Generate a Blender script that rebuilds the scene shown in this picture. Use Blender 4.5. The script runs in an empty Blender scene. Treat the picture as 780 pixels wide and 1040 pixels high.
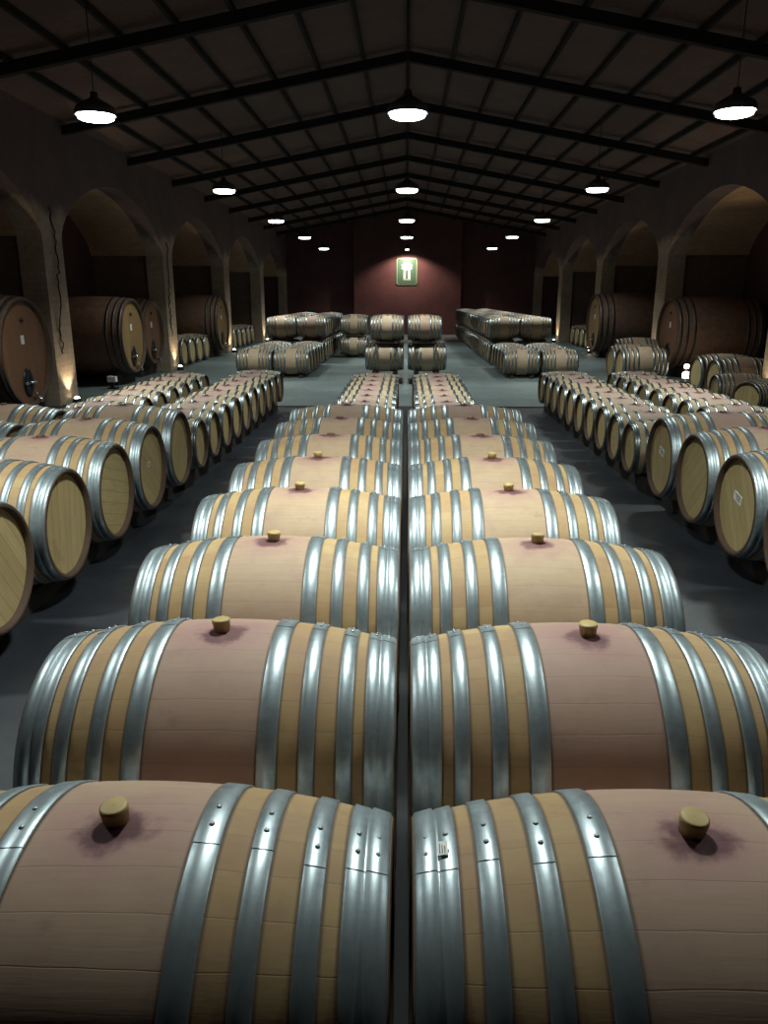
import bpy, bmesh, math, random
from mathutils import Vector, Matrix
random.seed(11)
S = 1.1            # metres per layout unit
EYE = 1.95         # eye height above the floor, layout units
PI = math.pi
sc = bpy.context.scene
COL = sc.collection

# ------------------------------------------------------------------ helpers
class MB:
    """collects polygons (layout units) and links them as ONE mesh object"""
    def __init__(self):
        self.v = []; self.f = []; self.uv = {}; self.mi = []; self.m = 0; self.flat = set()
    def add(self, vs, fs, uvs=None, flat=False):
        b = len(self.v); self.v += [tuple(p) for p in vs]
        for k, f in enumerate(fs):
            if uvs: self.uv[len(self.f)] = uvs[k]
            if flat: self.flat.add(len(self.f))
            self.f.append(tuple(b + i for i in f)); self.mi.append(self.m)
    def box(self, x0, x1, y0, y1, z0, z1):
        vs = [(x, y, z) for x in (x0, x1) for y in (y0, y1) for z in (z0, z1)]
        self.add(vs, [(0,1,3,2),(4,6,7,5),(0,4,5,1),(2,3,7,6),(0,2,6,4),(1,5,7,3)], flat=True)
    def lathe(self, prof, n=32, axis='x', c=(0,0,0), uvn=None, closed=False, a0=0.0, a1=None):
        full = a1 is None
        a1 = a0 + 2*PI if full else a1
        m = n if full else n + 1
        vs = []
        for (t, r) in prof:
            for k in range(m):
                a = a0 + (a1-a0)*k/n
                if axis == 'x': vs.append((c[0]+t, c[1]+r*math.sin(a), c[2]+r*math.cos(a)))
                else: vs.append((c[0]+r*math.cos(a), c[1]+r*math.sin(a), c[2]+t))
        fs = []; uvs = []
        P = len(prof)
        for i in range(P if closed else P-1):
            j = (i+1) % P
            for k in range(n):
                k2 = (k+1) % m if full else k+1
                q = (i*m+k, j*m+k, j*m+k2, i*m+k2)
                if axis == 'z': q = q[::-1]
                fs.append(q)
                if uvn:
                    u0 = uvn[0]*k/n; u1 = uvn[0]*(k+1)/n
                    v0 = prof[i][0]/uvn[1]; v1 = prof[j][0]/uvn[1]
                    w = [(u0,v0),(u0,v1),(u1,v1),(u1,v0)]
                    uvs.append(w if axis == 'x' else w[::-1])
        self.add(vs, fs, uvs or None)
    def disc(self, t, r, n=32, c=(0,0,0), axis='x', flip=False):
        vs = []
        for k in range(n):
            a = 2*PI*k/n
            vs.append((c[0]+t, c[1]+r*math.sin(a), c[2]+r*math.cos(a)) if axis == 'x' else (c[0]+r*math.cos(a), c[1]+r*math.sin(a), c[2]+t))
        f = list(range(n))
        self.add(vs, [tuple(f[::-1] if flip else f)], flat=True)
    def tube(self, pts, r, n=8):
        vs = []; fs = []
        pts = [Vector(p) for p in pts]
        for i, p in enumerate(pts):
            d = (pts[min(i+1, len(pts)-1)] - pts[max(i-1, 0)]).normalized()
            u = d.cross(Vector((0,0,1)) if abs(d.z) < .9 else Vector((1,0,0))).normalized(); w = d.cross(u)
            for k in range(n):
                a = 2*PI*k/n; vs.append(p + u*r*math.cos(a) + w*r*math.sin(a))
        for i in range(len(pts)-1):
            for k in range(n):
                fs.append((i*n+k, i*n+(k+1)%n, (i+1)*n+(k+1)%n, (i+1)*n+k))
        fs.append(tuple(range(n))[::-1]); fs.append(tuple((len(pts)-1)*n+k for k in range(n)))
        self.add(vs, fs)
    def mesh(self, name, mats):
        me = bpy.data.meshes.new(name)
        me.from_pydata([(x*S, y*S, z*S) for x, y, z in self.v], [], self.f)
        if self.uv:
            ul = me.uv_layers.new(name='UVMap')
            for fi, p in enumerate(me.polygons):
                if fi in self.uv:
                    for li, w in zip(p.loop_indices, self.uv[fi]): ul.data[li].uv = w
        for fi, p in enumerate(me.polygons):
            p.use_smooth = fi not in self.flat; p.material_index = self.mi[fi]
        for m in (mats if isinstance(mats, (list, tuple)) else [mats]): me.materials.append(m)
        me.update(); return me
    def build(self, name, mats, parent=None, loc=(0,0,0), rot=(0,0,0), smooth_angle=None):
        return put(name, self.mesh(name, mats), parent, loc, rot)

def put(name, me, parent=None, loc=(0,0,0), rot=(0,0,0)):
    o = bpy.data.objects.new(name, me); COL.objects.link(o)
    o.location = [q*S for q in loc]; o.rotation_euler = rot
    if parent: o.parent = parent
    return o
def tag(o, label=None, cat=None, group=None, kind=None):
    if label: o['label'] = label
    if cat: o['category'] = cat
    if group: o['group'] = group
    if kind: o['kind'] = kind
    return o
def thing(name, label, cat, loc=(0,0,0), rot=(0,0,0), group=None):
    return tag(put(name, None, None, loc, rot), label, cat, group)
def struct(o): o['kind'] = 'structure'; return o
ORD = ['first','second','third','fourth','fifth','sixth','seventh','eighth','ninth','tenth','eleventh','twelfth','thirteenth','fourteenth',
       'fifteenth','sixteenth','seventeenth','eighteenth','nineteenth','twentieth','twenty-first','twenty-second','twenty-third','twenty-fourth','twenty-fifth','twenty-sixth']

# ------------------------------------------------------------------ materials
class NT:
    def __init__(self, name):
        self.mat = bpy.data.materials.new(name); self.mat.use_nodes = True
        self.t = self.mat.node_tree; self.t.nodes.clear()
        self.out = self.t.nodes.new('ShaderNodeOutputMaterial')
        self.b = self.t.nodes.new('ShaderNodeBsdfPrincipled'); self.l(self.b.outputs[0], self.out.inputs[0])
    def l(self, a, b): self.t.links.new(a, b)
    def n(self, typ, **kw):
        x = self.t.nodes.new(typ)
        for k, v in kw.items(): setattr(x, k, v)
        return x
    def setin(self, sock, v):
        if hasattr(v, 'links') or isinstance(v, bpy.types.NodeSocket): self.l(v, sock)
        else: sock.default_value = v
    def math(self, op, a, b=None, c=None, clamp=False):
        x = self.n('ShaderNodeMath', operation=op); x.use_clamp = clamp
        self.setin(x.inputs[0], a)
        if b is not None: self.setin(x.inputs[1], b)
        if c is not None: self.setin(x.inputs[2], c)
        return x.outputs[0]
    def sstep(self, v, a, b, lo=0.0, hi=1.0):
        x = self.n('ShaderNodeMapRange', interpolation_type='SMOOTHSTEP')
        self.setin(x.inputs[0], v); x.inputs[1].default_value = a; x.inputs[2].default_value = b
        x.inputs[3].default_value = lo; x.inputs[4].default_value = hi
        return x.outputs[0]
    def mix(self, f, a, b, mode='MIX'):
        x = self.n('ShaderNodeMix', data_type='RGBA', blend_type=mode)
        self.setin(x.inputs[0], f)
        for s, v in ((x.inputs[6], a), (x.inputs[7], b)):
            if isinstance(v, tuple): s.default_value = (*v, 1)
            else: self.l(v, s)
        return x.outputs[2]
    def obj(self, scale=(1,1,1), off=None):
        tc = self.n('ShaderNodeTexCoord'); mp = self.n('ShaderNodeMapping')
        self.l(tc.outputs['Object'], mp.inputs[0]); mp.inputs[3].default_value = scale
        if off is not None: self.l(off, mp.inputs[1])
        return mp.outputs[0]
    def noise(self, vec, scale=5, detail=3, rough=.55, dist=0.0, fac=True):
        x = self.n('ShaderNodeTexNoise'); self.l(vec, x.inputs['Vector'])
        x.inputs['Scale'].default_value = scale; x.inputs['Detail'].default_value = detail
        x.inputs['Roughness'].default_value = rough; x.inputs['Distortion'].default_value = dist
        return x.outputs[0 if fac else 1]
    def rnd(self): return self.n('ShaderNodeObjectInfo').outputs['Random']
    def rndvec(self, k=37.0):
        r = self.math('MULTIPLY', self.rnd(), k)
        c = self.n('ShaderNodeCombineXYZ')
        for i in range(3): self.l(r, c.inputs[i])
        return c.outputs[0]
    def bump(self, h, s=.3, d=.01):
        x = self.n('ShaderNodeBump'); x.inputs['Strength'].default_value = s; x.inputs['Distance'].default_value = d
        self.l(h, x.inputs['Height']); self.l(x.outputs[0], self.b.inputs['Normal'])
    def fin(self, col, rough=.6, metal=0.0):
        self.setin(self.b.inputs['Base Color'], (*col, 1) if isinstance(col, tuple) else col)
        self.setin(self.b.inputs['Roughness'], rough); self.b.inputs['Metallic'].default_value = metal
        return self.mat

def stave_material(name, Rb, base1=(.47,.335,.155), base2=(.36,.215,.10), band=(.44,.315,.20), pink=(.37,.235,.195), stain=1.0, bandw=.30, rings=()):
    m = NT(name)
    uv = m.n('ShaderNodeUVMap'); sx = m.n('ShaderNodeSeparateXYZ'); m.l(uv.outputs[0], sx.inputs[0])
    u, v = sx.outputs[0], sx.outputs[1]
    uu = m.math('ADD', u, m.math('MULTIPLY', m.noise(m.obj((1,1,1), m.rndvec()), 1.3), .5))
    idn = m.math('FLOOR', uu)
    wn = m.n('ShaderNodeTexWhiteNoise', noise_dimensions='2D'); cv = m.n('ShaderNodeCombineXYZ')
    m.l(idn, cv.inputs[0]); m.l(m.rnd(), cv.inputs[1]); m.l(cv.outputs[0], wn.inputs['Vector'])
    r = wn.outputs[0]
    fr = m.math('FRACT', uu)
    seam = m.math('MINIMUM', fr, m.math('SUBTRACT', 1.0, fr))
    seam = m.sstep(seam, 0.0, .022, .26, 0.0)
    grain = m.noise(m.obj((3,42,42), m.rndvec()), 2.2, 4, .6, .6)
    blot = m.noise(m.obj((1,1,1), m.rndvec(61)), 3.2, 3, .55)
    wood = m.mix(m.math('ADD', m.math('MULTIPLY', r, .5), m.sstep(blot, .3, .72, 0, .6)), base1, base2)
    av = m.math('ABSOLUTE', v)
    edge = m.math('ADD', av, m.math('MULTIPLY', m.math('SUBTRACT', blot, .5), .04))
    bm_ = m.sstep(edge, bandw-.025, bandw+.02, 1.0, 0.0)
    pk = m.sstep(m.math('ADD', m.math('MULTIPLY', m.rnd(), .85), m.math('MULTIPLY', blot, .55)),   .50, 1.15)
    bandc = m.mix(pk, band, pink)
    bandc = m.mix(m.math('MULTIPLY', r, .35), bandc, (.40,.285,.20))
    col = m.mix(bm_, wood, bandc)
    col = m.mix(m.sstep(grain, .35, .75, 0, .28), col, (.34,.22,.11))
    # wine spilt round the bung hole
    tc = m.n('ShaderNodeTexCoord'); sp = m.n('ShaderNodeSeparateXYZ'); m.l(tc.outputs['Object'], sp.inputs[0])
    dx = m.math('MULTIPLY', sp.outputs[0], .8); dy = m.math('ADD', sp.outputs[1], .02*S)
    dz = m.math('SUBTRACT', sp.outputs[2], Rb*S)
    d = m.math('SQRT', m.math('ADD', m.math('ADD', m.math('MULTIPLY', dx, dx), m.math('MULTIPLY', dy, dy)), m.math('MULTIPLY', dz, dz)))
    d2 = m.math('ADD', d, m.math('MULTIPLY', m.math('SUBTRACT', m.noise(m.obj((1,1,1), m.rndvec(83)), 13, 3), .5), .11))
    s1 = m.sstep(d2, .034*S, .072*S, .9*stain, 0)
    s2 = m.sstep(d2, .04*S, .17*S, .5*stain, 0)
    col = m.mix(s2, col, (.34,.16,.17)); col = m.mix(s1, col, (.09,.022,.035))
    # dirt marks
    dirt = m.noise(m.obj((1,1.4,1.4), m.rndvec(19)), 7, 5, .7)
    col = m.mix(m.sstep(dirt, .57, .76, 0, .42), col, (.23,.13,.105))
    for (t, w) in rings:      # shadow line along each hoop's edges, painted into the stave colour
        dd_ = m.math('ABSOLUTE', m.math('SUBTRACT', av, t))
        col = m.mix(m.sstep(dd_, w/2+.004, w/2+.016, .75, 0), col, (.07,.045,.035))
    mot = m.noise(m.obj((1,1,1), m.rndvec(29)), 5.5, 5, .7)
    col = m.mix(m.sstep(mot, .40, .72, 0, .30), col, (.27,.15,.13))
    col = m.mix(seam, col, (.10,.055,.03))
    m.bump(m.math('SUBTRACT', m.math('MULTIPLY', grain, .25), seam), .35, .003)
    return m.fin(col, m.math('ADD', .62, m.math('MULTIPLY', grain, .2)))

def steel(name, c1=(.40,.46,.49), c2=(.27,.32,.35), rough=.40, metal=.80):
    m = NT(name)
    a = m.noise(m.obj((1,1,1), m.rndvec()), 16, 4, .65)
    b = m.noise(m.obj((14,1.5,1.5), m.rndvec(9)), 6, 3, .6)
    col = m.mix(m.sstep(a, .3, .75), c1, c2)
    col = m.mix(m.sstep(b, .55, .8, 0, .35), col, (c2[0]*.6, c2[1]*.6, c2[2]*.62))
    m.bump(b, .12, .003)
    return m.fin(col, m.math('ADD', rough-.06, m.math('MULTIPLY', a, .16)), metal)

def head_material(name, c1=(.50,.385,.19), c2=(.38,.27,.12), plank=.085):
    m = NT(name)
    v = m.obj(); sp = m.n('ShaderNodeSeparateXYZ'); m.l(v, sp.inputs[0])
    p = m.math('DIVIDE', sp.outputs[1], plank*S); fr = m.math('FRACT', p)
    seam = m.sstep(m.math('MINIMUM', fr, m.math('SUBTRACT', 1.0, fr)), 0, .045, .6, 0)
    wn = m.n('ShaderNodeTexWhiteNoise', noise_dimensions='2D'); cv = m.n('ShaderNodeCombineXYZ')
    m.l(m.math('FLOOR', p), cv.inputs[0]); m.l(m.rnd(), cv.inputs[1]); m.l(cv.outputs[0], wn.inputs['Vector'])
    g = m.noise(m.obj((30,30,2.5), m.rndvec()), 2, 4, .6, .5)
    bl = m.noise(m.obj((1,1,1), m.rndvec(71)), 3.5, 4, .6)
    col = m.mix(m.math('MULTIPLY', wn.outputs[0], .6), c1, c2)
    col = m.mix(m.sstep(g, .4, .8, 0, .4), col, (c2[0]*.6, c2[1]*.5, c2[2]*.5))
    col = m.mix(m.sstep(bl, .58, .75, 0, .5), col, (.30,.15,.10))
    col = m.mix(seam, col, (.13,.07,.03))
    m.bump(m.math('SUBTRACT', g, seam), .25, .003)
    return m.fin(col, .6)

def simple(name, col, rough=.6, metal=0.0, var=.25, scale=8):
    m = NT(name)
    a = m.noise(m.obj((1,1,1), m.rndvec()), scale, 4, .6)
    c = m.mix(m.sstep(a, .3, .75), col, tuple(q*(1-var) for q in col))
    m.bump(a, .15, .004)
    return m.fin(c, rough, metal)

def plaster(name, c1, c2, c3, mortar=True):
    m = NT(name)
    v = m.obj()
    a = m.noise(v, 1.1, 5, .65); b = m.noise(v, 9, 5, .7)
    col = m.mix(m.sstep(a, .32, .68), c1, c2)
    col = m.mix(m.sstep(b, .45, .75, 0, .5), col, c3)
    h = b
    if mortar:
        sp = m.n('ShaderNodeSeparateXYZ'); m.l(v, sp.inputs[0]); cv = m.n('ShaderNodeCombineXYZ')
        m.l(m.math('ADD', sp.outputs[0], sp.outputs[1]), cv.inputs[0]); m.l(sp.outputs[2], cv.inputs[1])
        br = m.n('ShaderNodeTexBrick'); m.l(cv.outputs[0], br.inputs['Vector'])
        br.inputs['Scale'].default_value = 2.2; br.inputs['Mortar Size'].default_value = .012
        br.inputs['Color1'].default_value = (1,1,1,1); br.inputs['Color2'].default_value = (.78,.75,.72,1); br.inputs['Mortar'].default_value = (.55,.52,.5,1)
        col = m.mix(.55, col, br.outputs[0], 'MULTIPLY')
        h = m.math('SUBTRACT', b, m.math('MULTIPLY', br.outputs[1], .5))
    m.bump(h, .5, .02)
    return m.fin(col, .9)

def emit(name, col, st):
    m = NT(name); m.b.inputs['Emission Color'].default_value = (*col, 1); m.b.inputs['Emission Strength'].default_value = st
    return m.fin(col, .5)

M = {}
BIG = dict(L=1.08, Rb=.418, Rh=.352)
SML = dict(L=.77, Rb=.292, Rh=.250)
HO = [(.918, .155), (.735, .078), (.545, .078), (.345, .10)]
M['stave_big'] = stave_material('oak_staves_large', BIG['Rb'], rings=HO)
M['stave_small'] = stave_material('oak_staves_small', SML['Rb'], base1=(.44,.35,.225), base2=(.38,.285,.18), band=(.43,.335,.25), pink=(.37,.265,.235), bandw=.35)
M['hoopsmall'] = steel('dull_galvanised_hoop', (.26,.30,.32), (.16,.19,.205), .33, .92)
M['stave_far'] = stave_material('oak_staves_rear', .32, base1=(.38,.275,.165), base2=(.29,.195,.11), band=(.41,.31,.205), pink=(.32,.205,.15))
M['hoop'] = steel('galvanised_hoop')
M['hoopfar'] = steel('weathered_hoop', (.30,.33,.34), (.18,.20,.21), .38, .85)
M['rivet'] = steel('rivet_steel', (.5,.52,.54), (.25,.27,.3), .4)
M['head'] = head_material('oak_barrel_head')
M['chime'] = simple('chime_end_grain', (.095,.055,.035), .8)
M['bung'] = simple('silicone_bung', (.50,.36,.15), .5, 0, .2, 12)
M['bungdark'] = simple('wine_stained_bung', (.17,.075,.055), .5)
M['rail'] = simple('dark_timber_rail', (.026,.021,.019), .85)
M['strip'] = simple('black_floor_strip', (.008,.009,.011), .8)
M['paper'] = simple('paper_label', (.82,.80,.76), .7, 0, .05)
M['ink'] = simple('printed_ink', (.10,.10,.12), .7, 0, .05)
M['vat'] = stave_material('vat_staves', 99, base1=(.12,.055,.032), base2=(.065,.032,.022), band=(.11,.05,.03), pink=(.085,.04,.028), stain=0, bandw=-1)
M['vathead'] = head_material('vat_head', (.25,.115,.06), (.17,.078,.04), .13)
M['vatheadyellow'] = head_material('vat_head_yellow', (.32,.20,.08), (.23,.13,.05), .13)
M['vathoop'] = steel('vat_iron_hoop', (.10,.09,.09), (.05,.045,.045), .5, .7)
M['iron'] = simple('dark_iron', (.03,.03,.035), .45, .6)
M['chrome'] = steel('chrome_valve', (.75,.75,.75), (.6,.6,.6), .2, 1.0)
M['lampshade'] = simple('lamp_shade_enamel', (.10,.10,.11), .5, .3)
M['lampglass'] = emit('lamp_diffuser', (.93,1.0,.97), 22)
M['cable'] = simple('black_cable_rubber', (.012,.012,.014), .6)
M['pier'] = plaster('pier_plaster', (.44,.35,.26), (.34,.26,.20), (.19,.145,.11))
M['vault'] = plaster('brick_vault', (.50,.33,.21), (.42,.27,.17), (.25,.16,.10))
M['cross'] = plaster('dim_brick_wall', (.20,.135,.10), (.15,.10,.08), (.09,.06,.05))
def shaded_plaster():
    m = NT('plaster_shaded_above_arches'); v = m.obj()
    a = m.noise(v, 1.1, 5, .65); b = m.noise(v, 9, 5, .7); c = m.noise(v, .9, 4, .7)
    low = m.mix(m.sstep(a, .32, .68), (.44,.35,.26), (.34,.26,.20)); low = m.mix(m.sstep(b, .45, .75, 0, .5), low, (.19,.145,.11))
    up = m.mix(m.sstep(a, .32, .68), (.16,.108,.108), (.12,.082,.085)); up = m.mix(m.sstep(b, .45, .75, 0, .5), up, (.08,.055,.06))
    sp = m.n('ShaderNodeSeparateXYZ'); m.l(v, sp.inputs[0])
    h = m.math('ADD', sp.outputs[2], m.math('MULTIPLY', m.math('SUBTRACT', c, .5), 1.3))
    col = m.mix(m.sstep(h, (SPR+.2)*S, (SPR+.62)*S), low, up); m.bump(b, .5, .02)  # shade above the lamps' reach, painted into the upper plaster with a ragged edge
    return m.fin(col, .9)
M['redwall'] = plaster('oxblood_plaster', (.105,.046,.048), (.085,.036,.04), (.055,.024,.028), False)
M['roofpanel'] = plaster('roof_boards', (.125,.078,.070), (.10,.062,.056), (.06,.038,.035), False)
M['beam'] = simple('dark_roof_steel', (.012,.009,.010), .95)

def concrete(name, c1, c2, c3, rg):
    m = NT(name)
    v = m.obj()
    a = m.noise(v, .55, 5, .6); b = m.noise(v, 7, 5, .65)
    col = m.mix(m.sstep(a, .35, .68), c1, c2)
    col = m.mix(m.sstep(b, .5, .8, 0, .5), col, c3)
    m.bump(b, .1, .004)
    return m.fin(col, m.math('ADD', rg, m.math('MULTIPLY', b, .3)))
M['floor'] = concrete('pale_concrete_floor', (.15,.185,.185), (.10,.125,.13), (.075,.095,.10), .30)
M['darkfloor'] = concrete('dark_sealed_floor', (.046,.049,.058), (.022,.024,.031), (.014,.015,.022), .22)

XL, XR = -6.35, 6.70          # nave faces of the arcades
BL, BR = -8.25, 8.75          # back walls of the side bays
Z0, Z1 = -5.9, 42.4
EAVE = EYE + 3.08; RIDGE = EYE + 4.28
SPR = EYE + 1.02; RISE = 1.25
M['uppershade'] = shaded_plaster()
PIERS = [14.8 + 6.9*k for k in range(-2, 4)]     # far corner of each pier
PT = .8                                          # pier length along the hall

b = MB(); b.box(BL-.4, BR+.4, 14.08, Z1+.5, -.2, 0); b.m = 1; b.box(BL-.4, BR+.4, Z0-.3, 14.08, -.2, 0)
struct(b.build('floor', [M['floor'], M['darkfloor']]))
b = MB(); b.box(XL, XR, 14.05, 14.12, 0, .012)
struct(b.build('trim_1', M['iron']))

def arch_profile(z0, z1, n=22):
    """points of the opening's head from pier to pier, pointed a little"""
    c = (z0+z1)/2; h = (z1-z0)/2; out = []
    for i in range(n+1):
        u = -math.cos(PI*i/n)
        out.append((c + u*h, SPR + RISE*(max(0, 1-abs(u)**1.75))**.62))
    return out

def arcade(name, x_in, x_out, xb):
    b = MB()
    edges = [Z0] + PIERS + [Z1+.8]
    # piers
    for f in PIERS:
        b.box(min(x_in, x_out), max(x_in, x_out), f-PT, f, 0, SPR)
    b.box(min(x_in, x_out), max(x_in, x_out), Z1-.15, Z1, 0, SPR)
    low = b; bays = []
    prev = Z0
    for f in PIERS + [Z1+PT-.15]:
        bays.append((prev, f-PT)); prev = f
    b = MB()
    def slab(pts):    # polygon in (z,height) extruded x_in..x_out
        n = len(pts)
        vs = [(x_in, z, h) for z, h in pts] + [(x_out, z, h) for z, h in pts]
        fs = [tuple(range(n)), tuple(range(n, 2*n))[::-1]] + [(i, n+i, n+(i+1) % n, (i+1) % n) for i in range(n)]
        b.add(vs, fs, flat=True)
    for z0, z1 in bays:
        pr = arch_profile(z0, z1)
        for (a, ha), (c, hc) in zip(pr[:-1], pr[1:]):
            slab([(a, ha), (c, hc), (c, EAVE+.05), (a, EAVE+.05)])
    for f in PIERS: slab([(f-PT, SPR), (f, SPR), (f, EAVE+.05), (f-PT, EAVE+.05)])
    slab([(Z1-.15, SPR), (Z1, SPR), (Z1, EAVE+.05), (Z1-.15, EAVE+.05)])
    struct(low.build(name, M['pier'])); struct(b.build(name + '_upper', M['uppershade']))
    # cross walls and brick vaults of the side bays
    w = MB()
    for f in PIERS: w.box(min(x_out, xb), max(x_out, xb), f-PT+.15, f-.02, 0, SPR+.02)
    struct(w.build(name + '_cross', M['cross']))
    w = MB(); w.box(min(xb, xb+(-.2 if xb < 0 else .2)), max(xb, xb+(-.2 if xb < 0 else .2)), Z0, Z1, 0, SPR+RISE+.5)
    struct(w.build(name + '_outer', M['redwall']))
    w = MB()
    for z0, z1 in bays:
        pr = arch_profile(z0-.14, z1+.02)
        for (a, ha), (c, hc) in zip(pr[:-1], pr[1:]):
            w.add([(x_out, a, ha), (xb, a, ha), (xb, c, hc), (x_out, c, hc), (x_out, a, ha+.15), (xb, a, ha+.15), (xb, c, hc+.15), (x_out, c, hc+.15)],
                  [(0,1,2,3),(7,6,5,4),(0,4,5,1),(2,6,7,3),(0,3,7,4),(1,5,6,2)], flat=True)
    struct(w.build('ceiling_' + name[5:] + '_vaults', M['vault']))
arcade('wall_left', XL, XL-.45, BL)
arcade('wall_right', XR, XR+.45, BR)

def gable(name, y0, y1, x0, x1, mat):
    b = MB()
    def h(x): return RIDGE - (RIDGE-EAVE)*abs(x)/6.5 - .01
    xs = [x0] + ([0] if x0 < 0 < x1 else []) + [x1]
    pts = [(x0, 0), (x1, 0)] + [(x, h(x)) for x in xs[::-1]]
    n = len(pts)
    vs = [(x, y0, z) for x, z in pts] + [(x, y1, z) for x, z in pts]
    b.add(vs, [tuple(range(n)), tuple(range(n, 2*n))[::-1]] + [(i, n+i, n+(i+1) % n, (i+1) % n) for i in range(n)], flat=True)
    return struct(b.build(name, mat))
gable('wall_end', Z1, Z1+.3, BL, BR, M['redwall'])
gable('wall_end_center', Z1-.45, Z1-.001, -2.75, 2.85, M['redwall'])
gable('wall_rear', Z0-.3, Z0, BL, BR, M['redwall'])

b = MB()
for sgn in (-1, 1):
    X = 7.0*sgn; ze = RIDGE - (RIDGE-EAVE)*7.0/6.5
    vs = [(0, Z0-.3, RIDGE), (X, Z0-.3, ze), (X, Z1+.3, ze), (0, Z1+.3, RIDGE)]
    b.add(vs + [(x, y, z+.1) for x, y, z in vs], [(0,1,2,3),(7,6,5,4),(0,4,5,1),(1,5,6,2),(2,6,7,3),(3,7,4,0)], flat=True)
struct(b.build('ceiling', M['roofpanel']))
slope = (RIDGE-EAVE)/6.5
def roofz(x): return RIDGE - slope*abs(x)
for k in range(-5, 8):
    zc = 15.35 + 3.45*k
    b = MB()
    for sgn, xe in ((-1, XL), (1, XR)):
        vs = []
        for y in (zc-.06, zc+.06):
            vs += [(0, y, RIDGE-.09), (xe, y, roofz(xe)-.09), (xe, y, roofz(xe)-.25), (0, y, RIDGE-.25)]
        b.add(vs, [(0,1,2,3),(7,6,5,4),(0,4,5,1),(1,5,6,2),(2,6,7,3),(3,7,4,0)], flat=True)
    struct(b.build('roof_beam', M['beam']))
for k in range(-8, 9):
    x = k*.8 if k else 0.0
    b = MB(); w = .028
    b.box(x-w, x+w, Z0, Z1-.46 if -2.8 < x < 2.9 else Z1, roofz(x)-.10, roofz(x)-.005-slope*w)
    struct(b.build('roof_purlin', M['beam']))

# dark cables hanging down the piers
def pier_cable(x, z, top, seed, label):
    rg = random.Random(seed); pts = []
    h = top; zz = z
    while h > .9:
        pts.append((x + .02*rg.uniform(-1, 1), zz, h)); h -= rg.uniform(.04, .12); zz = z + .10*math.sin(h*1.7+seed) + rg.uniform(-.045, .045)
    b = MB(); b.tube(pts, .013, 6)
    tag(b.build('pier_cable', M['cable']), label, 'cable')
pier_cable(XL+.03, 14.35, SPR+.5, 3, 'dark wavering cable running down the nearest left pier')
pier_cable(XL+.03, 21.2, SPR+.35, 8, 'dark wavering cable running down the second left pier')
pier_cable(XR-.03, 14.3, SPR+.2, 5, 'dark wavering cable running down the pier at the right edge')

# ------------------------------------------------------------------ barrels
def rad(t, Rb, Rh): return Rb - (Rb-Rh)*(abs(t)**2.05)
HS = [(.925, .14), (.68, .085), (.41, .085)]   # hoop centre and width (fractions of half length)

def build_kit(p, seg, smat, staves=28, HO=HO, hm='hoop'):
    L, Rb, Rh = p['L'], p['Rb'], p['Rh']; hl = L/2; th = .024*Rb/.42
    kit = {}
    b = MB(); N = 18
    b.lathe([(-hl + L*i/N, rad(-1+2*i/N, Rb, Rh)) for i in range(N+1)], seg, uvn=(staves, hl))
    b.m = 1
    for s in (-1, 1):
        pr = [(s*hl, Rh), (s*(hl+.003), Rh-.004), (s*hl, Rh-th), (s*(hl-.05*hl*2), Rh-th-.004)]
        if s < 0: pr = pr[::-1]
        b.lathe(pr, seg)
    kit['staves'] = b.mesh('staves', [smat, M['chime']])
    hs = []
    for s in (-1, 1):
        for (t, w) in HO:
            b = MB(); x0 = (t-w/2)*hl; x1 = (t+w/2)*hl; e = .0045; g = .0012
            def R(x): return rad(x/hl, Rb, Rh)
            pr = [(x0, R(x0)+g), (x0+.003, R(x0)+e), ((x0+x1)/2, R((x0+x1)/2)+e), (x1-.003, R(x1)+e), (x1, R(x1)+g)]
            if t > .9:       # the chime hoop is doubled: a groove between two bands
                xm = x0 + (x1-x0)*.46
                pr = [(x0, R(x0)+g), (x0+.003, R(x0)+e), (xm-.004, R(xm)+e), (xm, R(xm)+g), (xm+.004, R(xm)+e+.002), (x1-.003, R(x1)+e+.002), (x1, R(x1)+g)]
            pr = [(s*x, r) for x, r in pr]
            if s < 0: pr = pr[::-1]
            b.lathe(pr, seg)
            # the riveted overlap
            pr2 = [(x, r+.0013) for x, r in pr]
            b.lathe(pr2, 6, a0=-.02, a1=.40)
            # the cut end of the overlapping strip: a thin step
            for aa in (-.02, .40):
                v1 = [(x, (r-.002)*math.sin(aa), (r-.002)*math.cos(aa)) for x, r in pr]
                v2 = [(x, r*math.sin(aa), r*math.cos(aa)) for x, r in pr2]
                n = len(pr)
                b.add(v1+v2, [(i, i+1, n+i+1, n+i) for i in range(n-1)], flat=True)
            hs.append((s*t, s, b.mesh('hoop', M[hm]), R(t*hl), w*hl))
    kit['hoops'] = hs
    # riveted heads
    b = MB(); hr = Rh-th-.001
    b.disc(0, hr, seg); b.disc(-.02, hr, seg, flip=True); b.lathe([(-.02, hr), (0, hr)], seg)
    kit['head'] = b.mesh('barrel_head', M['head'])
    b = MB(); r = .029*Rb/.42
    b.lathe([(-.012, .001), (-.012, r*.80), (.03, r*.98), (.036, r*.95), (.038, r*.8), (.0375, .001)], 20, axis='z')
    kit['bung'] = b.mesh('bung', M['bung'])
    b = MB(); r = .030*Rb/.42
    b.lathe([(-.01, .001), (-.01, r*.85), (.008, r), (.011, r*.85), (.011, .001)], 16, axis='z')
    kit['flatbung'] = b.mesh('bung', M['bungdark'])
    b = MB()
    b.lathe([(-.002, .0001), (-.002, .0055), (.001, .0055), (.0028, .004), (.0034, .0001)], 10, axis='z')
    kit['rivet'] = b.mesh('rivet', M['rivet'])
    return kit
KB = build_kit(BIG, 72, M['stave_big'], 30)
KS = build_kit(SML, 40, M['stave_small'], 26, HS, 'hoopsmall')

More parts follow.
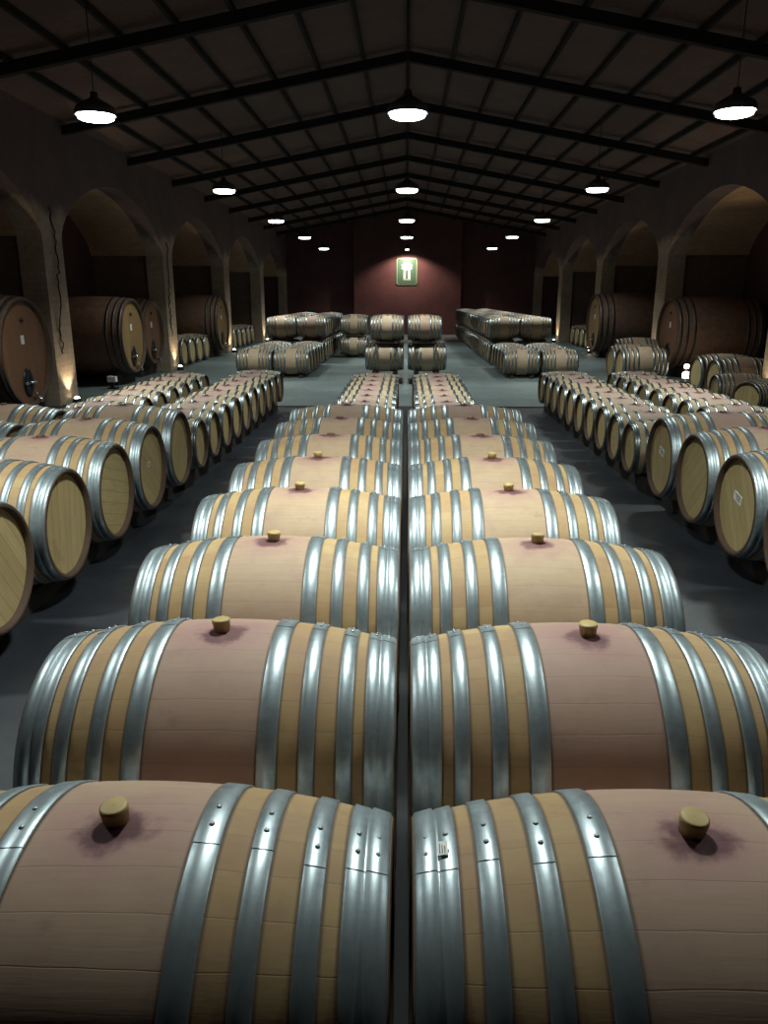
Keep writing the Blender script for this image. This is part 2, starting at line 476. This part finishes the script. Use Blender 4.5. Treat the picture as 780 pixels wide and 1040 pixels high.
def barrel(kit, p, x, z, base, label, group, rivets=False, bung='bung', yaw=0.0, hoop_rot=None, seed=None, both=True, tilt=None, cat='barrel'):
    """x = centre across the hall, z = distance along it, base = height of the underside"""
    rg = random.Random(seed if seed is not None else int(x*977+z*131+5000))
    L, Rb, Rh = p['L'], p['Rb'], p['Rh']; hl = L/2
    o = thing('wine_barrel', label, cat, (x, z, base), (0, 0, yaw + rg.uniform(-.008, .008)), group)
    c = (0, 0, Rb)
    put('staves', kit['staves'], o, c)
    for t, s, me, R, w in kit['hoops']:
        a = rg.uniform(-.12, .25) if hoop_rot is None else hoop_rot + rg.uniform(-.03, .05)
        h = put('hoop', me, o, c, (a, 0, 0))
        if rivets:
            for aa in (.10, .24):
                q = aa
                for dx in ((0,) if abs(t) < .9 else (-w*.25, w*.22)):
                    xx = t*hl + s*dx
                    rr = rad(xx/hl, Rb, Rh)+.0062
                    put('rivet', kit['rivet'], h, (xx, rr*math.sin(q), rr*math.cos(q)), (-q, 0, 0))
    for s in (-1, 1):
        hd = put('barrel_head', kit['head'], o, (s*(hl-.035), 0, Rb), (rg.uniform(0, PI), 0, 0 if s > 0 else PI))
    if bung == 'bung':
        tl = tilt or (rg.uniform(-.1, .1), rg.uniform(-.1, .1))
        put('bung', kit['bung'], o, (rg.uniform(-.006, .006), 0, Rb*2), (tl[0], tl[1], 0))
    else:
        put('bung', kit['flatbung'], o, (0, 0, Rb*2), (0, 0, 0))
    return o

def sticker(o, p, x_side, y, z, w, h, rot=0.0):
    """paper label on a barrel head"""
    b = MB(); b.box(-.0015, .0015, -w/2, w/2, -h/2, h/2); b.m = 1
    for k, f in enumerate((.26, .02, -.22)):
        b.box(.0016*x_side-.0005, .0016*x_side+.0005, -w*.38, w*(.38-.12*k), h*f-.004, h*f+.004)
    s = b.build('paper_label', [M['paper'], M['ink']], o, (x_side*(p['L']/2-.035+.002), y, p['Rb']+z), (rot, 0, 0))
    s['label'] = 'white paper label'

def rails(xc, z0, z1, base, p, label, z_floor=0.0, off=None):
    """two timber runners carrying a row of barrels"""
    off = off or p['L']*.27
    top = base + p['Rb'] - rad(off/(p['L']/2), p['Rb'], p['Rh']) - .0015
    o = thing('barrel_rack', label, 'rack', (xc, (z0+z1)/2, z_floor))
    for s in (-1, 1):
        b = MB(); b.box(s*off-.045, s*off+.045, -(z1-z0)/2, (z1-z0)/2, 0, top-z_floor)
        b.build('rail', M['rail'], o)
    b = MB()
    n = max(2, int((z1-z0)/1.6))
    for i in range(n):
        y = -(z1-z0)/2 + .15 + i*((z1-z0)-.3)/(n-1)
        b.box(-off+.046, off-.046, y-.04, y+.04, 0, min(.06, (top-z_floor)*.6))
    b.build('cross_bar', M['rail'], o)

BB = EYE-1.42-BIG['Rb']         # underside of the large barrels
SB = EYE-1.515-SML['Rb']
# centre rows
CZ = [1.287, 2.195, 3.115, 4.02, 4.87, 5.72, 6.56, 7.40]
for side, nm in ((-1, 'left'), (1, 'right')):
    for i, z in enumerate(CZ):
        desc = ['large oak barrel nearest the camera, cut off below, %s of the centre gap' % nm,
                'large oak barrel %s of the centre gap, second from the camera' % nm][min(i, 1)]
        if i > 1: desc = 'large oak barrel %s of the centre gap, %s from the camera' % (nm, ORD[i])
        tilt = {(-1,0): (.05,-.06), (1,0): (.10,.05)}.get((side, i))
        o = barrel(KB, BIG, side*(.562), z, BB, desc, 'large barrels in the centre rows', rivets=i < 4, hoop_rot=.12 if i == 0 else -.16 if i < 3 else None, tilt=tilt,
                   bung='bung' if i < 5 else 'flatbung')
        if side == 1 and i == 0:
            b = MB(); b.box(-.010, .010, -.019, .019, -.0008, .0008); b.m = 1
            for k in range(3): b.box(-.007+.005*k, -.005+.005*k, -.015, .013-.004*k, .0009, .0013)
            t = -.893*BIG['L']/2; rr = rad(.893, BIG['Rb'], BIG['Rh'])+.0095
            s_ = b.build('paper_label', [M['paper'], M['ink']], o, (t, rr*math.sin(-.02), BIG['Rb']+rr*math.cos(-.02)), (.02, -.18, 0)); s_['label'] = 'small white paper label on the end hoop'
    rails(side*.562, .75, 7.85, BB, BIG, 'dark timber runners under the large barrels %s of the centre gap' % nm)
    for i in range(9):
        z = 8.14 + .6*i
        barrel(KS, SML, side*.50, z, SB, 'small oak barrel %s of the centre gap, %s from the front' % (nm, ORD[i]), 'small barrels in the centre rows', bung='flatbung')
    rails(side*.50, 7.88, 13.2, SB, SML, 'dark timber runners under the small barrels %s of the centre gap' % nm)

b = MB(); b.box(-.045, .045, .7, 7.86, 0, .05); b.box(-.10, .10, 7.9, 14.0, 0, .03)
tag(b.build('floor_strip', M['strip']), 'long dark strip on the floor in the gap between the two centre rows', 'strip')
# side rows
def side_row(x_in, sgn, zs_big, zs_small, nm, col):
    for i, z in enumerate(zs_big):
        o = barrel(KB, BIG, x_in + sgn*BIG['L']/2, z, BB, 'large oak barrel, %s row on the %s side, %s from the camera' % (col, nm, ORD[i]), 'large barrels in the side rows', bung='flatbung')
        if sgn > 0 and col == 'inner':
            if i in (1, 3): sticker(o, BIG, -1, .02, .05, .13, .065, .22 if i == 1 else .18)
        if sgn < 0 and col == 'inner' and i == 3: sticker(o, BIG, 1, -.02, .03, .05, .035, .1)
    for i, z in enumerate(zs_small):
        barrel(KS, SML, x_in + (sgn*SML['L']/2), z, SB, 'small oak barrel, %s row on the %s side, %s small one back' % (col, nm, ORD[i]), 'small barrels in the side rows', bung='flatbung')
    if zs_big: rails(x_in+sgn*BIG['L']/2, zs_big[0]-.4, zs_big[-1]+.4, BB, BIG, 'dark timber runners under the large barrels, %s row on the %s' % (col, nm))
    rails(x_in+sgn*SML['L']/2, zs_small[0]-.3, zs_small[-1]+.3, SB, SML, 'dark timber runners under the small barrels, %s row on the %s' % (col, nm))
side_row(-2.17, -1, [3.86, 4.72, 5.58, 6.44, 7.30], [8.05+.6*i for i in range(10)], 'left', 'inner')
side_row(2.32, 1, [4.46, 5.30, 6.14, 6.98], [7.96+.6*i for i in range(10)], 'right', 'inner')
side_row(-3.34, -1, [5.60, 6.46, 7.32], [8.07+.6*i for i in range(9)], 'left', 'outer')
side_row(3.50, 1, [], [7.96+.6*i for i in range(10)], 'right', 'outer')

# rear barrels: one mesh each (they are a few dozen pixels wide)
def far_kit(p, seg=28):
    L, Rb, Rh = p['L'], p['Rb'], p['Rh']; hl = L/2; b = MB(); N = 10
    b.lathe([(-hl+L*i/N, rad(-1+2*i/N, Rb, Rh)) for i in range(N+1)], seg, uvn=(24, hl), c=(0,0,Rb))
    b.m = 2
    for s in (-1, 1):
        pr = [(s*hl, Rh), (s*hl, Rh-.02), (s*(hl-.035), Rh-.022)]
        b.lathe(pr if s > 0 else pr[::-1], seg, c=(0,0,Rb))
    b.m = 3
    b.disc(hl-.035, Rh-.022, seg, c=(0,0,Rb)); b.disc(-hl+.035, Rh-.022, seg, c=(0,0,Rb), flip=True)
    b.m = 1
    for s in (-1, 1):
        for t, w in HO:
            x0, x1 = (t-w/2)*hl, (t+w/2)*hl
            pr = [(s*x0, rad(x0/hl, Rb, Rh)), (s*x0, rad(x0/hl, Rb, Rh)+.005), (s*x1, rad(x1/hl, Rb, Rh)+.005), (s*x1, rad(x1/hl, Rb, Rh))]
            b.lathe(pr if s > 0 else pr[::-1], seg, c=(0,0,Rb))
    b.m = 4
    b.lathe([(2*Rb-.01, .026), (2*Rb+.01, .028), (2*Rb+.011, .001)], 10, axis='z')
    return b.mesh('wine_barrel', [M['stave_far'], M['hoopfar'], M['chime'], M['head'], M['bungdark']])
MID = dict(L=.88, Rb=.325, Rh=.272); KM = far_kit(MID)
KBF = far_kit(dict(L=1.06, Rb=.41, Rh=.35)); KSF = far_kit(dict(L=.77, Rb=.29, Rh=.248))
def far(me, x, z, base, label, group, yaw=0.0, cat='barrel'):
    o = put('wine_barrel', me, None, (x, z, base), (0, 0, yaw + random.uniform(-.012, .012)))
    return tag(o, label, cat, group)
def stack(xs, z0, n, tiers, side, what, pitch=.665, base=.05, skip_low_outer=True):
    for c, xc in enumerate(xs):
        for t in range(tiers):
            zb = base + t*(2*MID['Rb']+.035)
            if t == 0 and tiers > 1 and c > 0: rows = 2
            else: rows = n
            for i in range(rows):
                if len(xs) > 1: pos = ('inner', 'outer')[c] + ' file'
                else: pos = 'single file'
                far(KM, xc, z0+pitch*i, zb, 'oak barrel %s in the %s%s of the %s' % (ORD[i], (('lower ','upper ')[t] if tiers > 1 else ''), pos, what), 'barrels in the ' + what)
            rails(xc, z0-.3, z0+pitch*(rows-1)+.3, zb, MID, 'dark runners under the %s%s of the %s' % ((('lower ','upper ')[t] if tiers > 1 else ''), pos, what), z_floor=0 if t == 0 else zb-.033)
hl = MID['L']/2
stack([-2.40-hl, -3.33-hl], 19.5, 6, 1, 'left', 'low left block beyond the kerb')
stack([2.42+hl, 3.36+hl], 19.5, 5, 1, 'right', 'low right block beyond the kerb')
stack([-2.40-hl, -3.33-hl], 23.9, 10, 2, 'left', 'tall left rear stack')
stack([2.42+hl, 3.36+hl], 23.3, 24, 2, 'right', 'tall right rear stack')
# the small pile beside the left stack
for t in range(2):
    for i in range(2):
        far(KM, -1.72+.02*t, 26.0+.67*i, .05+t*(2*MID['Rb']+.035), 'oak barrel %s in the narrow pile by the left rear stack, %s' % (('below', 'on top')[t], ('front', 'behind')[i]), 'barrels in the narrow rear pile')
    rails(-1.72+.02*t, 25.7, 26.97, .05+t*(2*MID['Rb']+.035), MID, 'dark runners under the %s pair of the narrow rear pile' % ('lower', 'upper')[t], z_floor=0 if t == 0 else .05+2*MID['Rb']+.002)
# centre stack
for t in range(2):
    for s, nm in ((-1, 'left'), (1, 'right')):
        for i in range(3):
            zb = .27 + t*(2*MID['Rb']+.035)
            far(KSF if t else KM, s*(.43 if t else .49), 18.1+.67*i, zb, 'oak barrel in the centre rear stack, %s tier, %s side, %s back' % (('lower', 'upper')[t], nm, ORD[i]), 'barrels in the centre rear stack')
        rails(s*(.43 if t else .49), 17.75, 19.75, zb, dict(L=.77, Rb=.29, Rh=.248) if t else MID, 'dark runners under the %s tier, %s side of the centre rear stack' % (('lower', 'upper')[t], nm), z_floor=0 if t == 0 else zb-.033)
# barrels along the piers
def loose(me, L, spots, label, group, sgn):
    for i, (x, z) in enumerate(spots):
        far(me, x + sgn*L/2, z, 0.0, label % ORD[i], group)
loose(KBF, 1.06, [(-6.33, 22.3), (-6.33, 23.15), (-6.33, 24.0), (-6.33, 24.85)], 'oak barrel on the floor beyond the second left pier, %s from the camera', 'barrels beyond the second left pier', -1)
loose(KBF, 1.06, [(-6.45, 29.6), (-6.45, 30.5), (-6.45, 31.4), (-6.45, 32.3), (-6.45, 33.2)], 'oak barrel in the bay beyond the third left pier, %s from the camera', 'barrels beyond the third left pier', -1)
loose(KBF, 1.06, [(-6.45, 36.6), (-6.45, 37.5)], 'oak barrel in the last bay on the left, %s from the camera', 'barrels in the last left bay', -1)
loose(KBF, 1.06, [(6.9, 30.4), (6.9, 31.3), (6.9, 32.2), (6.9, 33.1)], 'oak barrel in the bay beyond the third right pier, %s from the camera', 'barrels beyond the third right pier', 1)
far(KBF, 5.05+.53, 18.65, 0, 'oak barrel on the floor by the second right pier, nearer of the two in front', 'barrels before the right middle vats')
far(KBF, 5.05+.53, 19.50, 0, 'oak barrel on the floor by the second right pier, farther of the two in front', 'barrels before the right middle vats')
far(KBF, 5.40+.53, 20.40, .12, 'oak barrel set back behind the pair of barrels at the right middle pier', 'barrels before the right middle vats')
far(KBF, 6.0+.53, 16.3, 0, 'greyish oak barrel beside the nearest right pier, farthest of the four', 'barrels beside the nearest right pier')
far(KBF, 6.0+.53, 15.38, 0, 'greyish oak barrel beside the nearest right pier, third of the four from the camera', 'barrels beside the nearest right pier')
far(KSF, 5.55+.385, 14.1, .05, 'small oak barrel beside the nearest right pier, second of the four from the camera', 'barrels beside the nearest right pier')
far(KSF, 5.95, 13.15, .05, 'small oak barrel turned towards the camera before the right pier', 'barrels beside the nearest right pier', yaw=.62)
b = MB(); b.box(-.3, .3, -.5, .5, 0, .119)
tag(b.build('pallet', M['rail'], None, (5.93, 20.38, 0)), 'dark low pallet under the set back barrel by the right middle pier', 'pallet')
b = MB(); b.box(-.2, .2, -.75, .75, 0, .049)
tag(b.build('pallet', M['rail'], None, (5.94, 13.65, 0)), 'dark low pallet under the two small barrels by the nearest right pier', 'pallet')

# ------------------------------------------------------------------ great vats
def vat(x_in, sgn, z, R, L, label, headmat):
    Rh = R*.93; hl = L/2; lift = EYE-.87-R if EYE-.87-R > .12 else .12
    cx = x_in + sgn*hl
    o = thing('oak_vat', label, 'vat', (cx, z, 0), (0,0,0), 'great vats in the side arches')
    cz = lift+R; c = (0, 0, cz); N = 14
    b = MB(); b.lathe([(-hl+L*i/N, rad(-1+2*i/N, R, Rh)) for i in range(N+1)], 64, uvn=(44, hl)); b.m = 1
    for s in (-1, 1):
        pr = [(s*hl, Rh), (s*hl, Rh-.05), (s*(hl-.09), Rh-.052)]
        b.lathe(pr if s > 0 else pr[::-1], 64)
    b.build('staves', [M['vat'], M['chime']], o, c)
    for s in (-1, 1):
        for t, w in ((.93, .06), (.78, .05), (.62, .05)):
            h = MB(); x0, x1 = (t-w/2)*hl, (t+w/2)*hl
            pr = [(s*x0, rad(x0/hl, R, Rh)+.001), (s*x0, rad(x0/hl, R, Rh)+.012), (s*x1, rad(x1/hl, R, Rh)+.012), (s*x1, rad(x1/hl, R, Rh)+.001)]
            h.lathe(pr if s > 0 else pr[::-1], 64); h.build('hoop', M['vathoop'], o, c)
        h = MB(); h.disc(0, Rh-.053, 64); h.disc(-.04, Rh-.053, 64, flip=True); h.lathe([(-.04, Rh-.053), (0, Rh-.053)], 64)
        h.build('vat_head', headmat, o, (s*(hl-.07), 0, cz), (.1, 0, 0 if s > 0 else PI))
    f = -sgn   # side facing the nave
    xf = f*(hl-.068)
    d = MB()     # oval manway with its clamp bar
    n = 24
    d.lathe([(0, .001), (.03, .001), (.03, .13), (.022, .155), (0, .16)], n)
    me = d.mesh('manway_door', M['iron'])
    for v in me.vertices: v.co.z *= 1.45
    dd = put('manway_door', me, o, (xf, .0, cz-R*.52), (0, 0, 0 if f > 0 else PI))
    k = MB(); k.box(.03, .06, -.17, .17, -.02, .02); k.lathe([(.03, .025), (.10, .025), (.10, .001)], 12)
    k.build('clamp_bar', M['chrome'], dd)
    t = MB(); t.tube([(0,0,0), (.10,0,0), (.13,0,-.02), (.13,0,-.08)], .022, 8); t.tube([(.07,0,.0), (.07,0,.07)], .012, 6); t.tube([(.07,-.05,.07), (.07,.05,.07)], .012, 6)
    t.build('tap', M['chrome'], o, (xf, .14, cz-R*.80), (0, 0, 0 if f > 0 else PI))
    g = MB(); g.box(-.003, .003, -.05, .05, -.07, .07)
    gg = g.build('paper_tag', M['paper'], o, (xf+f*.004, -.02, cz+R*.22)); gg['label'] = 'small white tag on the head'
    p = MB(); p.lathe([(0, .001), (.035, .001), (.035, .03), (0, .035)], 12); p.build('top_bung', M['iron'], o, (xf, 0, cz+R*.55), (0, 0, 0 if f > 0 else PI))
    for s in (-1, 1):    # cradles
        q = MB(); xa = s*hl*.62; n = 14; r = rad(.62, R, Rh)+.0135
        pts = [(R*.62*(2*i/n-1), cz-math.sqrt(r*r-(R*.62*(2*i/n-1))**2)) for i in range(n+1)]
        poly = [(-R*.62, 0)] + pts + [(R*.62, 0)]
        m_ = len(poly)
        vs = [(xa-.07, y, h) for y, h in poly] + [(xa+.07, y, h) for y, h in poly]
        q.add(vs, [tuple(range(m_)), tuple(range(m_, 2*m_))[::-1]] + [(i, (i+1) % m_, m_+(i+1) % m_, m_+i) for i in range(m_)], flat=True)
        q.build('cradle', M['rail'], o)
vat(-6.08, -1, 12.45, .92, 1.95, 'great oak vat with brown head at the left edge, before the nearest pier', M['vathead'])
vat(-6.24, -1, 17.95, .88, 1.8, 'great dark oak vat with yellowish head between the first two left piers', M['vatheadyellow'])
vat(-6.38, -1, 19.84, .84, 1.7, 'reddish headed oak vat just behind the yellow headed one on the left', M['vathead'])
vat(-6.12, -1, 26.35, .93, 1.95, 'great brown oak vat beyond the second left pier, with barrels before it', M['vatheadyellow'])
vat(6.50, 1, 19.85, .88, 2.05, 'great red brown oak vat in the nearest right arch', M['vathead'])
vat(6.15, 1, 26.3, .98, 2.4, 'great brown oak vat beyond the second right pier', M['vatheadyellow'])

# ------------------------------------------------------------------ pendant lamps
HL = EYE + 2.15
def lamp(x, z, label, power=1.0, z_h=HL):
    o = thing('pendant_lamp', label, 'lamp', (x, z, z_h), (0,0,0), 'pendant lamps over the cellar')
    b = MB(); b.lathe([(.0, .245), (.05, .25), (.10, .225), (.16, .12), (.20, .05), (.26, .045), (.26, .001)], 36, axis='z')
    b.lathe([(.0, .245), (.012, .235), (.06, .22), (.10, .10)], 36, axis='z')
    b.build('lamp_shade', M['lampshade'], o)
    b = MB(); b.lathe([(.02, .225), (-.035, .215), (-.05, .18), (-.055, .001)], 36, axis='z'); b.build('diffuser', M['lampglass'], o)
    b = MB(); b.tube([(0,0,.25), (0,0, roofz(x)-.1-z_h)], .007, 6); b.build('cord', M['cable'], o)
    l = bpy.data.lights.new('lamp_light', 'AREA'); l.shape = 'DISK'; l.size = .44*S; l.energy = LAMP*power; l.color = (.90, 1.0, .93)
    l.spread = math.radians(126)
    lo = bpy.data.objects.new('lamp_light', l); COL.objects.link(lo); lo.parent = o; lo.location = (0, 0, -.062*S)
LAMP = 260
rows = [3.75, 10.35, 17.3, 24.0, 30.6, 37.6]
for i, z in enumerate(rows):
    for x, nm in ((-3.85, 'left'), (0.0, 'centre'), (3.95, 'right')):
        if i == 5 and x == 0: continue
        if i == 0: lab = 'pendant lamp overhead in the %s line, out of the picture above' % nm
        else: lab = 'lit round pendant lamp in the %s line, %s in view from the camera' % (nm, ORD[i-1])
        lamp(x, z, lab, 1.0 if i == 0 else .78)

# ------------------------------------------------------------------ uplights at the pier feet
def uplight(x, z, sgn, label, power=1.0, spot=True):
    o = thing('floor_uplight', label, 'lamp', (x, z, 0), (0,0,0), 'uplights at the pier feet')
    b = MB(); b.lathe([(0, .09), (.03, .09), (.10, .075), (.10, .06), (.07, .055)], 20, axis='z'); b.lathe([(.02,.001),(.02,.06)], 20, axis='z'); b.build('housing', M['iron'], o)
    b = MB(); b.lathe([(.07, .055), (.105, .05), (.13, .03), (.14, .001)], 16, axis='z'); b.build('lens', M['uplens'], o)
    l = bpy.data.lights.new('uplight_beam', 'SPOT'); l.energy = UP*power; l.color = (1.0, .80, .50); l.spot_size = math.radians(95 if sgn else 62); l.spot_blend = .7; l.shadow_soft_size = .05
    lo = bpy.data.objects.new('uplight_beam', l); COL.objects.link(lo); lo.parent = o; lo.location = (0, 0, .16*S)
    lo.rotation_euler = Vector((sgn*.12, 0, 1)).to_track_quat('-Z', 'Y').to_euler()
UP = 120
M['uplens'] = emit('uplight_lens', (1.0,.85,.6), 30)
nmz = ['nearest', 'second', 'third', 'fourth']
for k, f in enumerate([14.8, 21.7, 28.6, 35.5]):
    uplight(XL+.14, f-.4, -1, 'small warm uplight at the foot of the %s left pier' % nmz[k])
    uplight(XR-.14, f-.4, 1, 'small warm uplight at the foot of the %s right pier' % nmz[k])
uplight(-7.2, 15.75, 0, 'small uplight on the floor of the bay before the yellow headed vat', 2.4)
uplight(7.4, 17.3, 0, 'small uplight on the floor inside the nearest right bay', 2.2)

o = thing('work_lamp', 'small bright twin lamp standing on the floor before the nearest right vat', 'lamp', (6.55, 18.35, 0))
b = MB(); b.lathe([(0, .001), (0, .09), (.03, .09), (.03, .015), (.44, .012), (.44, .001)], 16, axis='z'); b.build('stand', M['iron'], o)
b = MB(); b.lathe([(-.07, .001), (-.065, .07), (.05, .08), (.08, .04), (.085, .001)], 16, axis='z'); b.build('lens', M['uplens'], o, (0, 0, .18))
b = MB(); b.lathe([(-.045, .001), (-.04, .05), (.03, .055), (.05, .03), (.055, .001)], 16, axis='z'); b.build('lens', M['uplens'], o, (0, 0, .38))
o = thing('utility_box', 'small white box on a dark stand on the floor below the yellow headed vat', 'box', (-6.42, 16.8, 0))
b = MB(); b.box(-.10, .10, -.08, .08, 0, .03); b.box(-.03, .03, -.03, .03, .03, .15); b.build('stand', M['iron'], o)
b = MB(); b.box(-.09, .09, -.06, .06, .151, .25); b.box(-.095, .095, -.065, .065, .25, .27); b.build('casing', M['paper'], o)
# ------------------------------------------------------------------ sign on the end wall
zw = Z1-.45
sg = thing('wall_sign', 'green rounded rectangular sign with cream border and white emblem on the end wall', 'sign', (.02, zw, EYE+.60))
def rrect(w, h, r, n=6):
    pts = []
    for cx, cy, a in ((w/2-r, h/2-r, 0), (-w/2+r, h/2-r, PI/2), (-w/2+r, -h/2+r, PI), (w/2-r, -h/2+r, 1.5*PI)):
        for i in range(n+1): pts.append((cx+r*math.cos(a+PI/2*i/n), cy+r*math.sin(a+PI/2*i/n)))
    return pts
def plate(pts, y0, y1):
    b = MB(); n = len(pts)
    b.add([(x, y0, z) for x, z in pts]+[(x, y1, z) for x, z in pts], [tuple(range(n))[::-1], tuple(range(n, 2*n))] + [(i, n+i, n+(i+1) % n, (i+1) % n) for i in range(n)], flat=True)
    return b
gx, gz = 0, .66
M['signgreen'] = simple('sign_green', (.045,.12,.075), .5, 0, .1); M['cream'] = simple('sign_cream', (.40,.40,.28), .5, 0, .1); M['signwhite'] = simple('sign_white', (.75,.80,.75), .5, 0, .03)
o = plate([(x, z+gz) for x, z in rrect(1.14, 1.40, .14)], -.03, -.001).build('backing', M['signgreen'], sg)
o = plate([(x, z+gz) for x, z in rrect(1.05, 1.31, .12)], -.04, -.031).build('border', M['cream'], sg)
o = plate([(x, z+gz) for x, z in rrect(.98, 1.24, .10)], -.055, -.041).build('panel', M['signgreen'], sg)
em = [(-.08,-.33),(-.08,.12),(-.20,.14),(-.27,.22),(-.20,.28),(-.25,.36),(-.14,.42),(-.10,.50),(.0,.44),(.10,.50),(.14,.42),(.25,.36),(.20,.28),(.27,.22),(.20,.14),(.08,.12)]
L1 = [(-.18,-.34),(-.06,-.34),(-.06,.10),(.06,.10),(.06,-.34),(.18,-.34),(.18,.12),(.28,.16),(.24,.26),(.29,.34),(.18,.38),(.15,.47),(.06,.42),(0,.46),(-.06,.42),(-.15,.47),(-.18,.38),(-.29,.34),(-.24,.26),(-.28,.16),(-.16,.12)]
plate([(x, z+gz-.02) for x, z in L1], -.07, -.056).build('emblem', M['signwhite'], sg)
plate([(-.2,gz-.42),(.2,gz-.42),(.2,gz-.39),(-.2,gz-.39)], -.068, -.056).build('emblem_line', M['signwhite'], sg)
sp = thing('wall_spotlight', 'small spotlight on an arm shining down on the green sign', 'lamp', (.03, zw, EYE+2.42))
b = MB(); b.tube([(0,0,0), (0,-.5,.08), (0,-.95,.02)], .02, 8); b.build('arm', M['iron'], sp)
b = MB(); b.lathe([(.0, .11), (.02, .12), (.12, .10), (.18, .04), (.18, .001)], 20, axis='z'); b.build('spot_shade', M['lampshade'], sp, (0,-.95,-.12))
b = MB(); b.lathe([(.03,.10),(-.03,.09),(-.05,.001)], 20, axis='z'); b.build('bulb', M['uplens'], sp, (0,-.95,-.12))
l = bpy.data.lights.new('sign_beam', 'SPOT'); l.energy = 1200; l.color = (1.0,.72,.56); l.spot_size = math.radians(136); l.spot_blend = .45; l.shadow_soft_size = .08
lo = bpy.data.objects.new('sign_beam', l); COL.objects.link(lo); lo.parent = sp; lo.location = (0, -.95*S, -.2*S); lo.rotation_euler = Vector((0, .30, -1)).to_track_quat('-Z', 'Y').to_euler()

for o in bpy.data.objects:
    if o.get('label') and len(o['label'].replace(',','').split()) > 16: print('LONG', o['label'])
# ------------------------------------------------------------------ camera, world, view
w = bpy.data.worlds.new('World'); sc.world = w; w.use_nodes = True
w.node_tree.nodes['Background'].inputs[0].default_value = (.03, .02, .05, 1); w.node_tree.nodes['Background'].inputs[1].default_value = .05
cam = bpy.data.cameras.new('camera'); co = bpy.data.objects.new('camera', cam); COL.objects.link(co)
cam.sensor_fit = 'VERTICAL'; cam.sensor_height = 36; cam.lens = 27.0; cam.clip_start = .05; cam.clip_end = 200
co.location = (0, 0, EYE*S)
co.rotation_euler = (math.radians(90-15.67), 0, math.radians(1.60))
sc.camera = co
sc.view_settings.view_transform = 'Standard'; sc.view_settings.look = 'None'; sc.view_settings.gamma = 1; sc.view_settings.use_curve_mapping = False
sc.view_settings.exposure = -1.13
